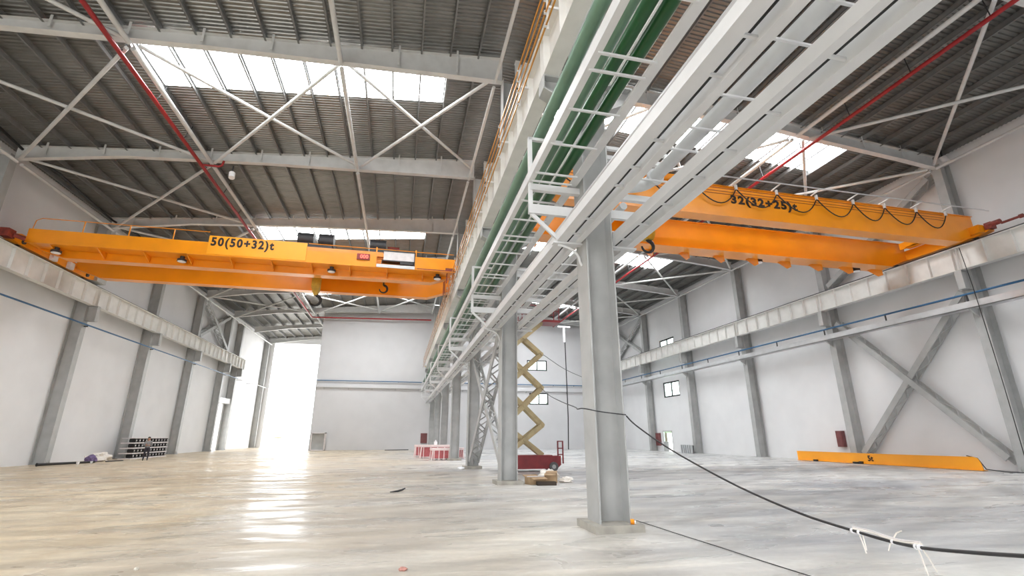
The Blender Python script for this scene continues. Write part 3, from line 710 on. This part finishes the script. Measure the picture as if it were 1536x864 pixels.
# ------------------------------------------------------------------ spare crane beam lying by the wall
t = thing('crane_beam', 'long orange steel beam lettered 5t lying along the foot of the window wall', 'beam', (28.4, 25, 0))
pb = [(19.40,.05),(31.14,.05),(31.14,.60),(19.72,.66),(19.55,.6),(19.45,.35)]
part('web', MB().prism(pb, 'x', 28.22, 28.26), M['orange2'], t)
part('top_flange', MB().box(28.2, 19.85, .60, 28.5, 31.15, .635), M['orange2'], t)
part('bottom_flange', MB().box(28.17, 19.4, .02, 28.5, 31.15, .05), M['orange2'], t)
letters('5t', .33, M['letter'], t, (28.205, 25.58, .19), xdir=(0,-1,0), bold=.03)
part('chain', MB().box(28.0, 26.1, .02, 28.16, 26.5, .12).box(28.0, 25.85, .02, 28.14, 26.05, .16).box(28.02, 29.3, .02, 28.15, 29.6, .12), M['black'], t)
solo('floor_cable', MB().path([(28.35,20.1,.70), (28.3,19.6,.6), (28.25,19.3,.1), (28.3,18.6,.03), (28.6,17,.03), (28.7,15,.03)], .025, 6), M['black'], 'black cable trailing off the end of the orange 5t beam', 'cable', smooth=True)

# ------------------------------------------------------------------ scissor lift
t = thing('scissor_lift', 'red scissor lift with tan arms raised high beside the middle columns', 'lift', (6.2, 24.5, 0))
bs = MB(); bs.prism([(5.0,.12),(7.75,.12),(7.95,.3),(7.95,.72),(4.95,.72),(4.95,.2)], 'y', 24.05, 24.95)
ch = part('chassis', bs, M['redlift'], t)
part('tray_edge', MB().box(4.95, 24.03, .70, 7.5, 24.97, .76), M['redlift'], ch)
for xx in (5.4, 7.55):
    for yy in (24.02, 24.98):
        w_ = part('wheel', MB().tube((xx, yy-.07, .22), (xx, yy+.07, .22), .22, 20), M['tyre'], t, smooth=True)
        part('hub', MB().tube((xx, yy-.085, .22), (xx, yy+.085, .22), .10, 14), M['greybox'], w_, smooth=True)
lad = MB()
for xx in (7.82, 8.08): lad.box(xx-.03, 24.1, .35, xx+.03, 24.16, 1.42)
for zz in (.75, 1.05, 1.38): lad.box(7.8, 24.1, zz, 8.1, 24.15, zz+.05)
part('steps', lad, M['redlift'], t)
zs = [.74, 2.2, 4.05, 5.8, 7.45]
for i in range(4):
    for s, yy in ((1, 24.2), (-1, 24.32), (1, 24.8), (-1, 24.68)):
        x0, x1 = (5.15, 7.09) if s > 0 else (7.09, 5.15)
        part('scissor_arm', MB().beam((x0, yy, zs[i]), (x1, yy, zs[i+1]), .08, .23, (0,0,1)), M['tan'], t)
    zc = (zs[i]+zs[i+1])/2
    part('pin', MB().tube((6.12, 24.12, zc), (6.12, 24.88, zc), .07, 12), M['tan'], t, smooth=True)
    for xx in (5.15, 7.09): part('pin', MB().tube((xx, 24.12, zs[i+1]), (xx, 24.88, zs[i+1]), .08, 12), M['tan'], t, smooth=True)
pf = part('platform', MB().box(5.95, 24.0, 7.5, 8.1, 25.0, 7.62), M['redlift'], t)
gr = MB()
for xx in (6.0, 7.0, 8.05):
    for yy in (24.05, 24.95): gr.box(xx-.02, yy-.02, 7.6, xx+.02, yy+.02, 8.65)
for zz in (8.1, 8.63):
    for yy in (24.05, 24.95): gr.box(6.0, yy-.02, zz, 8.05, yy+.02, zz+.04)
    for xx in (6.0, 8.05): gr.box(xx-.02, 24.05, zz, xx+.02, 24.95, zz+.04)
part('guard_rail', gr, M['redlift'], pf)

# ------------------------------------------------------------------ heap of cartons
def carton(name, loc, rz, sx, sy, sz, label, m='card', flaps=True, tilt=0):
    t = thing(name, label, 'carton', loc, None); t.rotation_euler = (tilt, 0, rz)
    b = MB(); e = .012
    b.box(-sx, -sy, 0, sx, sy, e); b.box(-sx, -sy, 0, -sx+e, sy, sz); b.box(sx-e, -sy, 0, sx, sy, sz); b.box(-sx, -sy, 0, sx, -sy+e, sz); b.box(-sx, sy-e, 0, sx, sy, sz)
    inst('carton_body', b.mesh('carton_body', M[m]), t)
    inst('carton_inside', MB().box(-sx+.02, -sy+.02, e, sx-.02, sy-.02, sz*.35).mesh('carton_inside', M['carddark']), t)
    if flaps:
        for s in (-1, 1):
            inst('flap', MB().beam((0, s*sy, sz), (0, s*(sy+.2), sz+.05*s), 2*sx*.95, .012, (0,0,1)).mesh('flap', M[m]), t)
    return t
carton('cardboard_carton', (4.92, 17.95, .0), .25, .30, .22, .24, 'open brown carton with spread flaps in the heap beside the column')
carton('cardboard_carton', (5.62, 18.25, .0), -.4, .22, .2, .34, 'upright brown carton half wrapped in plastic in the heap')
carton('cardboard_carton', (5.2, 17.45, .0), -.1, .34, .13, .12, 'shallow dark tray carton lying in front of the heap', m='carddark', flaps=False)
import bmesh
def blob(name, loc, s, m, label, cat, seed=1, amp=.35, sub=3, group=None):
    bm = bmesh.new(); bmesh.ops.create_icosphere(bm, subdivisions=sub, radius=1)
    rn = random.Random(seed)
    from mathutils import noise
    for v in bm.verts:
        n = noise.noise(v.co*2.1 + Vector((seed*3.1, seed, 0)))*amp + noise.noise(v.co*5 + Vector((seed, 0, seed)))*amp*.4
        v.co *= 1 + n; v.co = Vector((v.co.x*s[0], v.co.y*s[1], max(v.co.z*s[2], -s[2]*.6)))
    zmin = min(v.co.z for v in bm.verts)
    for v in bm.verts: v.co.z -= zmin
    me = bpy.data.meshes.new(name); bm.to_mesh(me); bm.free(); me.materials.append(m)
    o = inst(name, me, None, loc); tag(o, label, cat, group); return o
blob('plastic_sheet', (5.72, 18.85, 0), (.36,.26,.26), M['film'], 'crumpled milky plastic sheet heaped over the cartons', 'plastic sheet', 3, .5)
blob('plastic_sheet', (6.25, 18.35, 0), (.26,.2,.12), M['film'], 'small crumpled scrap of plastic at the edge of the carton heap', 'plastic sheet', 5, .5)
solo('blade_strip', MB().box(4.62, 17.9, .245, 5.25, 17.95, .275), M['boards'], 'pale strip lying across the open carton', 'strip')

# ------------------------------------------------------------------ red plastic tables by the middle columns
def red_table(loc, rz, sx, sy, h, label):
    t = thing('plastic_table', label, 'table', loc, 'red plastic tables stacked by the middle columns'); t.rotation_euler.z = rz
    inst('table_top', MB().box(-sx-.03, -sy-.03, h-.16, sx+.03, sy+.03, h).mesh('table_top', M['pink']), t)
    for a in (-1, 1):
        for b_ in (-1, 1):
            inst('leg', MB().beam((a*(sx-.06), b_*(sy-.06), h-.05), (a*(sx+.03), b_*(sy+.03), 0), .07, .07).mesh('leg', M['pink']), t)
        for c_ in range(-2, 3): inst('rib', MB().box(c_*sx*.42-.03, a*(sy-.03), .0, c_*sx*.42+.03, a*(sy-.01), h-.05).mesh('rib', M['pink']), t)
        inst('side_panel', MB().box(-sx+.05, a*(sy-.06), .12, sx-.05, a*(sy-.04), h-.08).mesh('side_panel', M['redplastic']), t)
        inst('end_panel', MB().box(a*(sx-.06), -sy+.05, .12, a*(sx-.04), sy-.05, h-.08).mesh('end_panel', M['redplastic']), t)
    return t
red_table((3.25, 37.3, 0), .1, .85, .5, .82, 'low red plastic table with pale top and legs, in front of its group')
red_table((1.95, 43.2, 0), .0, .55, .5, .95, 'red plastic table with pale top standing apart at the edge of its group')
red_table((3.1, 40.8, 0), .0, 1.3, .5, .98, 'long red plastic table with pale top carrying a white jug')
red_table((4.62, 39.1, 0), .0, .35, .4, .8, 'small red plastic table behind the middle column')
solo('jug', MB().path([(2.95,40.8,.98), (2.95,40.8,1.0), (2.95,40.8,1.2), (2.95,40.8,1.28), (2.95,40.8,1.36)], [.12,.13,.13,.06,.05], 14), M['lens'], 'white jug standing on the long red table', 'jug', smooth=True)

# ------------------------------------------------------------------ along the wall of the fifty-tonne crane
n = 0
rl = MB().tube((.0,0,0), (.42,0,0), .142, 14).mesh('coil', M['black'], True)
rc = MB().tube((-.02,0,0), (.44,0,0), .045, 10).mesh('core', M['boards'], True)
for row in range(4):
    for j in range(11):
        t = thing('cable_reel', f'black reel with pale core, {ORD[row]} layer up in the stack behind the person', 'reel', (-19.75, 43.4 + j*.52, .08 + row*.37 + .15), f'reels in the {ORD[row]} layer')
        inst('coil', rl, t); inst('core', rc, t)
    solo('pallet_board', MB().box(-20.2, 43.1, row*.37, -19.3, 48.9, row*.37+.07), M['boards'], f'pale board under the {ORD[row]} layer of black reels', 'board', 'boards between the reel layers')
solo('pallet_board', MB().box(-20.2, 43.1, 4*.37, -19.3, 48.9, 4*.37+.04), M['boards'], 'pale board topping the stack of black reels', 'board')
solo('pole', MB().path([(-19.95, 34.2, .10), (-19.9, 34.3, .10), (-19.0, 37.9, .07)], [.10,.08,.06], 10), M['black'], 'long black pole lying on the floor beside a wall column', 'pole', smooth=True)
solo('plank', MB().beam((-20.2, 35.2, .03), (-19.4, 38.0, .03), .2, .04), M['boards'], 'pale plank lying behind the black pole', 'plank')
for i, (x, y_, s) in enumerate(((-18.9,36.0,.09), (-18.75,37.1,.07))):
    solo('cup', MB().path([(x,y_,0), (x,y_,.01), (x,y_,s*2)], [s*.6,s*.75,s], 12), M['lens'], ['white cup on the floor before the black pole', 'smaller white cup near the end of the black pole'][i], 'cup', smooth=True)
blob('bag', (-19.6, 38.6, 0), (.32,.3,.3), M['purple'], 'purple bag slumped by the foot of the wall', 'bag', 9, .35)
blob('plastic_sheet', (-19.9, 40.2, 0), (.6,.7,.35), M['film'], 'clear crumpled plastic beside the purple bag', 'plastic sheet', 12, .5)
solo('rod', MB().tube((-18.9,39.0,.04), (-18.6,40.5,.04), .035, 8), M['darkm'], 'short dark rod on the floor beside the clear plastic', 'rod', smooth=True)
# shutter box over the side door of the left wall
t = thing('shutter_box', 'pale roller shutter box over the bright side door', 'shutter box', (-20.7, 65, 5.5))
part('housing', MB().box(-21.35, 63.6, 5.5, -20.75, 67.3, 6.05), M['steelw'], t); part('end_cap', MB().box(-21.35, 67.3, 5.45, -20.72, 67.4, 6.1), M['steelw'], t)
t = thing('door_2', 'bright open side door in the wall near the tall opening', 'door', (XLW, 64, 0), kind='structure')
b = MB(); b.box(XLW-.2, 63.9, 0, XLW+.06, 64.05, 5.5); b.box(XLW-.2, 66.95, 0, XLW+.06, 67.1, 5.5); part('door_frame', b, M['steel'], t)
# grey cabinet by the end wall, red panel, lamp
t = thing('grey_crate', 'open grey crate standing at the edge of the end wall by the tall opening', 'crate', (-9.3, 63.5, 0))
b = MB(); b.box(-10.1,63.1,0,-10.0,63.9,2.05); b.box(-8.6,63.1,0,-8.5,63.9,2.05); b.box(-10.1,63.1,1.95,-8.5,63.9,2.05); b.box(-10.1,63.1,0,-8.5,63.9,.1); part('shell', b, M['boards'], t)
part('back_panel', MB().box(-10.0,63.6,.1,-8.6,63.7,1.95), M['greybox'], t)
solo('wall_panel', MB().box(2.75, 64.55, .8, 3.55, 64.69, 2.0), M['maroon'], 'dark maroon cabinet on the end wall beside the row of columns', 'cabinet')
t = thing('warning_lamp', 'small yellow lamp on the runway end by the grey end wall', 'lamp', (3.05, 63.8, 10.3))
part('lamp_body', MB().tube((2.9,63.7,10.25), (2.9,63.7,10.45), .12, 12), M['yellow'], t, smooth=True); part('lamp_arm', MB().box(2.9,63.7,10.2,3.3,63.76,10.26), M['steel'], t)
solo('dark_rod', MB().tube((-1.5,62.6,.04), (1.3,63.4,.05), .05, 8), M['darkm'], 'thin dark rod lying at the foot of the end wall', 'rod', smooth=True)
t = thing('gas_canister', 'pale yellow drum in the yard outside the tall opening', 'drum', (-18.6, 84.5, -.31))
part('drum', MB().tube((-18.4,84.5,-.31), (-18.4,84.5,1.5), .9, 20), M['pebble'], t, smooth=True); part('rim', MB().tube((-18.4,84.5,1.45), (-18.4,84.5,1.55), .95, 20), M['yellow'], t, smooth=True)

# ------------------------------------------------------------------ along the window wall
def hydrant(name, y0, y1, z0, z1, label):
    t = thing(name, label, 'hydrant cabinet', (29.7, (y0+y1)/2, z0))
    part('cabinet_body', MB().box(29.58, y0, z0, 29.84, y1, z1), M['maroon'], t); part('cabinet_door', MB().box(29.56, y0+.05, z0+.06, 29.58, y1-.05, z1-.06), M['maroon'], t)
hydrant('hydrant_cabinet', 28.4, 28.9, .95, 2.0, 'maroon hydrant cabinet on the wall column above the orange 5t beam')
hydrant('hydrant_cabinet', 53.1, 53.9, .6, 2.0, 'maroon hydrant cabinet beside the small glazed door')
t = thing('radiator_panels', 'row of grey upright panels standing against the window wall', 'panels', (28.6, 45.9, 0))
for i in range(6): part('panel', MB().box(28.45, 44.9+i*.36, 0, 28.7, 45.12+i*.36, .80), M['silver'], t)
part('panel_frame', MB().box(28.6, 44.85, .0, 28.68, 47.0, .76), M['darkm'], t)
# hanging lead and light fitting near the end wall
t = thing('hanging_light', 'white T-shaped light fitting with a long black lead hanging by the end wall', 'light', (20.75, 60, 13.5))
part('fitting', MB().box(19.9, 59.9, 15.6, 21.6, 60.1, 15.8).box(20.6, 59.9, 13.6, 20.85, 60.1, 15.6), M['lens'], t)
part('lead', MB().path([(20.85,60,13.7), (20.9,60,9), (20.95,60,4), (20.85,60,.05)], .07, 8), M['black'], t, smooth=True)
solo('lead', MB().path([(23.2,60,15.5), (23.5,60,10), (24.0,60,6), (24.1,60,0.05)], .03, 6), M['darkm'], 'thin dark lead hanging beside the T-shaped light fitting', 'cable', smooth=True)

def flood(x, y, z, label, rz=0):
    t = thing('flood_lamp', label, 'lamp', (x, y, z))
    part('housing', MB().tube((x,y,z), (x+.05,y-.1,z-.35), .16, 14), M['lens'], t, smooth=True); part('bracket', MB().box(x-.03,y-.03,z,x+.03,y+.03,z+.45), M['darkm'], t)
flood(-10.2, 27.0, 15.95, 'small white lamp under the rafter beside the red sprinkler pipe')
flood(29.05, 17.75, 16.75, 'small white lamp at the head of a wall column under the eaves')
# ------------------------------------------------------------------ loose cables and litter
t = thing('hanging_cable', 'thick black cable sagging from the plinth column with a taped white splice', 'cable', (4.27, 8.85, 1.93))
cp = [(4.30,8.90,2.03),(4.32,8.6,1.86),(4.354,7.8,1.549),(4.30,6.9,1.311),(4.383,5.9,1.018),(4.436,5.0,.831),(4.415,4.3,.767),(4.357,3.9,.755),(4.228,3.5,.785),(4.058,3.0,.861),(3.919,2.6,.929),(3.7,2.1,1.02),(3.4,1.4,1.2)]
def smooth_path(pts, n=5):
    P = [Vector(p) for p in pts]; o = []
    for i in range(len(P)-1):
        a = P[max(i-1,0)]; b_ = P[i]; c = P[i+1]; d = P[min(i+2,len(P)-1)]
        for k in range(n):
            s = k/n; o.append(.5*((2*b_)+(-a+c)*s+(2*a-5*b_+4*c-d)*s*s+(-a+3*b_-3*c+d)*s**3))
    o.append(P[-1]); return o
part('cable', MB().path(smooth_path(cp), .0135, 8), M['black'], t, smooth=True)
sp = smooth_path([(4.415,4.32,.79),(4.40,4.1,.788),(4.37,3.95,.778),(4.32,3.75,.778),(4.24,3.52,.81)])
part('splice_wire', MB().path(sp, .010, 6), M['film'], t, smooth=True, label='pale bundled wires of the splice')
part('splice_wire', MB().path([p + Vector((.005,.01,.014)) for p in sp], .007, 6), M['boards'], t, smooth=True)
for (p, r_) in (((4.418,4.33,.768),.024), ((4.412,4.25,.766),.024), ((4.235,3.53,.783),.024), ((4.26,3.58,.778),.024), ((4.35,3.86,.76),.023)):
    p = Vector(p); part('tie', MB().path([p+Vector((.003,.010,-.002)), p-Vector((.003,.010,-.002))], r_, 10), M['lens'], t, smooth=True)
for (a, b_) in (((4.41,4.26,.75),(4.37,4.18,.60)), ((4.41,4.22,.75),(4.40,4.20,.62)), ((4.235,3.55,.77),(4.22,3.5,.57)), ((4.22,3.5,.77),(4.25,3.45,.62)), ((4.35,3.86,.78),(4.37,3.78,.86)), ((4.35,3.87,.75),(4.32,3.9,.68))):
    part('loose_end', MB().path([a, tuple((x0+x1)/2+.015 for x0, x1 in zip(a, b_)), b_], .006, 5), M['film'], t)
solo('lift_lead', MB().path(smooth_path([(7.09,24.3,4.0),(6.21,20,3.29),(5.23,15.5,2.73),(4.2,11.5,2.34),(3.58,9.66,2.19),(3.40,8.86,2.16),(3.75,8.83,2.1),(4.27,8.86,2.05)]), .012, 6), M['darkm'], 'thin dark lead strung from the scissor lift to the plinth column', 'cable', smooth=True)
solo('lift_lead', MB().path(smooth_path([(7.1,24.3,5.85),(8.2,26,5.75),(9.6,28,5.6),(11.3,30,5.45),(13.4,32.5,5.4)]), .016, 6), M['darkm'], 'thin dark lead drooping from the upper scissor arm', 'cable', smooth=True)
solo('hanging_lead', MB().path(smooth_path([(28.36,17.8,11.2),(28.37,17.75,10.0),(28.40,17.72,8.66),(28.42,17.68,4.58),(28.42,17.7,.03)]), .02, 6), M['black'], 'thin black lead running down a wall column from the runway', 'cable', smooth=True)
solo('floor_lead', MB().path(smooth_path([(4.6,10.6,.012),(4.837,9.872,.012),(4.909,8.383,.012),(4.97,7.354,.012),(5.005,6.387,.012),(5.045,5.745,.012),(5.1,4.6,.012)]), .0065, 6), M['black'], 'thin black lead lying on the floor past the plinth', 'cable', smooth=True)
t = thing('tape_roll', 'small orange tape roll left on the column plinth', 'tape', (4.27, 8.82, .13))
part('tape', MB().tube((4.20,8.82,.175), (4.26,8.80,.175), .045, 14), M['orange'], t, smooth=True); part('core', MB().tube((4.27,8.80,.17), (4.29,8.79,.17), .03, 12), M['lens'], t, smooth=True)
blob('stone', (.166, 7.1, 0), (.055,.04,.03), M['stone'], 'small reddish stone on the tan floor', 'stone', 21, .4, 2)
blob('pebble', (-3.2, 7.9, 0), (.03,.03,.02), M['pebble'], 'tiny pale pebble on the tan floor', 'pebble', 22, .4, 2)
solo('stick', MB().path([(-.14,16.29,.02), (.1,16.4,.03), (.22,16.5,.05), (.31,16.57,.09)], [.012,.03,.03,.02], 7), M['darkm'], 'short dark stick on the tan floor', 'stick', smooth=True)
blob('paper_scrap', (.0+3.3, 26.6, 0), (.2,.15,.08), M['lens'], 'white scrap at the foot of the lattice bracing', 'scrap', 23, .4, 2)

# ------------------------------------------------------------------ the person by the reels
def person(loc, rz):
    t = thing('person', 'person in grey checked shirt and dark trousers, arms folded, before the reels', 'person', loc); t.rotation_euler.z = rz
    V = []; E = []; Rr = []
    def v(co, r, par=None):
        V.append(co); Rr.append(r)
        if par is not None: E.append((par, len(V)-1))
        return len(V)-1
    pel = v((0,0,.84), (.135,.10)); ab = v((0,0,.98), (.125,.095), pel); chs = v((0,-.01,1.18), (.155,.105), ab); up = v((0,0,1.28), (.13,.085), chs)
    nk = v((0,0,1.345), (.05,.05), up); hd0 = v((0,-.015,1.40), (.065,.075), nk); hd1 = v((0,-.015,1.475), (.075,.09), hd0); hd2 = v((0,-.01,1.55), (.06,.07), hd1)
    v((0,-.115,1.465), (.012,.012), hd1)
    for s in (-1, 1):
        v((s*.085,0,1.47), (.016,.016), hd1)
        hp = v((s*.09,0,.78), (.085,.085), pel); kn = v((s*.11,-.02,.44), (.06,.06), hp); an = v((s*.12,.0,.09), (.042,.042), kn); v((s*.13,-.14,.035), (.036,.03), an)
        sh = v((s*.18,0,1.265), (.062,.062), up); el = v((s*.24,-.05,1.02), (.046,.046), sh); wr = v((s*.02,-.2,1.03+.03*s), (.03,.03), el); pm = v((-s*.06,-.2,1.05+.03*s), (.032,.02), wr)
        for i in range(4): 
            a = v((-s*.11,-.205+.0*i,1.085-.025*i+.03*s), (.010,.010), pm); v((-s*(.145-.006*abs(i-1)),-.19,1.085-.025*i+.03*s), (.009,.009), a)
        th = v((-s*.06,-.225,1.09+.03*s), (.011,.011), pm); v((-s*.08,-.23,1.115+.03*s), (.009,.009), th)
    me = bpy.data.meshes.new('body'); me.from_pydata(V, E, []); o = bpy.data.objects.new('b', me); COL.objects.link(o)
    md = o.modifiers.new('s', 'SKIN'); md.use_smooth_shade = True
    for i, sv in enumerate(me.skin_vertices[0].data): sv.radius = Rr[i]; sv.use_root = (i == 0)
    o.modifiers.new('u', 'SUBSURF').levels = 2
    dg = bpy.context.evaluated_depsgraph_get(); m2 = bpy.data.meshes.new_from_object(o.evaluated_get(dg)); bpy.data.objects.remove(o)
    m2.materials.clear()
    for k in ('skin', 'shirt', 'trouser', 'shoe'): m2.materials.append(M[k])
    for p in m2.polygons:
        c = p.center; p.use_smooth = True
        hand = abs(c.x) < .19 and c.y < -.165 and .95 < c.z < 1.2 and abs(c.x) > .03
        p.material_index = 3 if c.z < .085 else 2 if c.z < .89 else 0 if (c.z > 1.335 or hand) else 1
    m2.name = 'body'; inst('body', m2, t)
    bm = bmesh.new(); bmesh.ops.create_uvsphere(bm, u_segments=14, v_segments=10, radius=1)
    for q in bm.verts: q.co = Vector((q.co.x*.088, q.co.y*.10+.012, q.co.z*.085+1.535 if q.co.z > -.2 else 1.53+q.co.z*.12 + (.0 if q.co.y > 0 else .05)))
    hm_ = bpy.data.meshes.new('hair'); bm.to_mesh(hm_); bm.free(); hm_.materials.append(M['hair']); inst('hair', hm_, t)
    for s in (-1, 1):
        inst('eye', MB().tube((s*.03,-.098,1.49), (s*.03,-.106,1.49), .009, 8).mesh('eye', M['hair']), t)
    inst('mouth', MB().box(-.025,-.094,1.42,.025,-.088,1.428).mesh('mouth', M['rust']), t)
person((-17.33, 40.66, 0), .35)

# ------------------------------------------------------------------ trees beyond the windows and the opening
for i, (x, y_, s) in enumerate(((40.5,66,4.6), (47,82,6), (26,96,5.5), (34,112,7), (-32,72,5))):
    t = thing('tree', ['leafy tree outside the side wall windows', 'taller leafy tree outside the side wall windows', 'leafy tree behind the end wall windows', 'round leafy tree behind the end wall windows', 'leafy tree outside the bright side door', 'tree far across the yard beyond the tall opening', 'bigger tree far across the yard beyond the tall opening'][i], 'tree', (x, y_, -.31))
    part('trunk', MB().path([(x,y_,-.31), (x+.1,y_,2), (x,y_,5)], [.3,.22,.12], 8), M['bark'], t, smooth=True)
    cr = blob('crown', (0, 0, 2.5), (s*.6,s*.6,s*.55), M['leaf'], '', '', 30+i, .5, 4); cr.parent = t
    for k in ('label', 'category'): del cr[k]
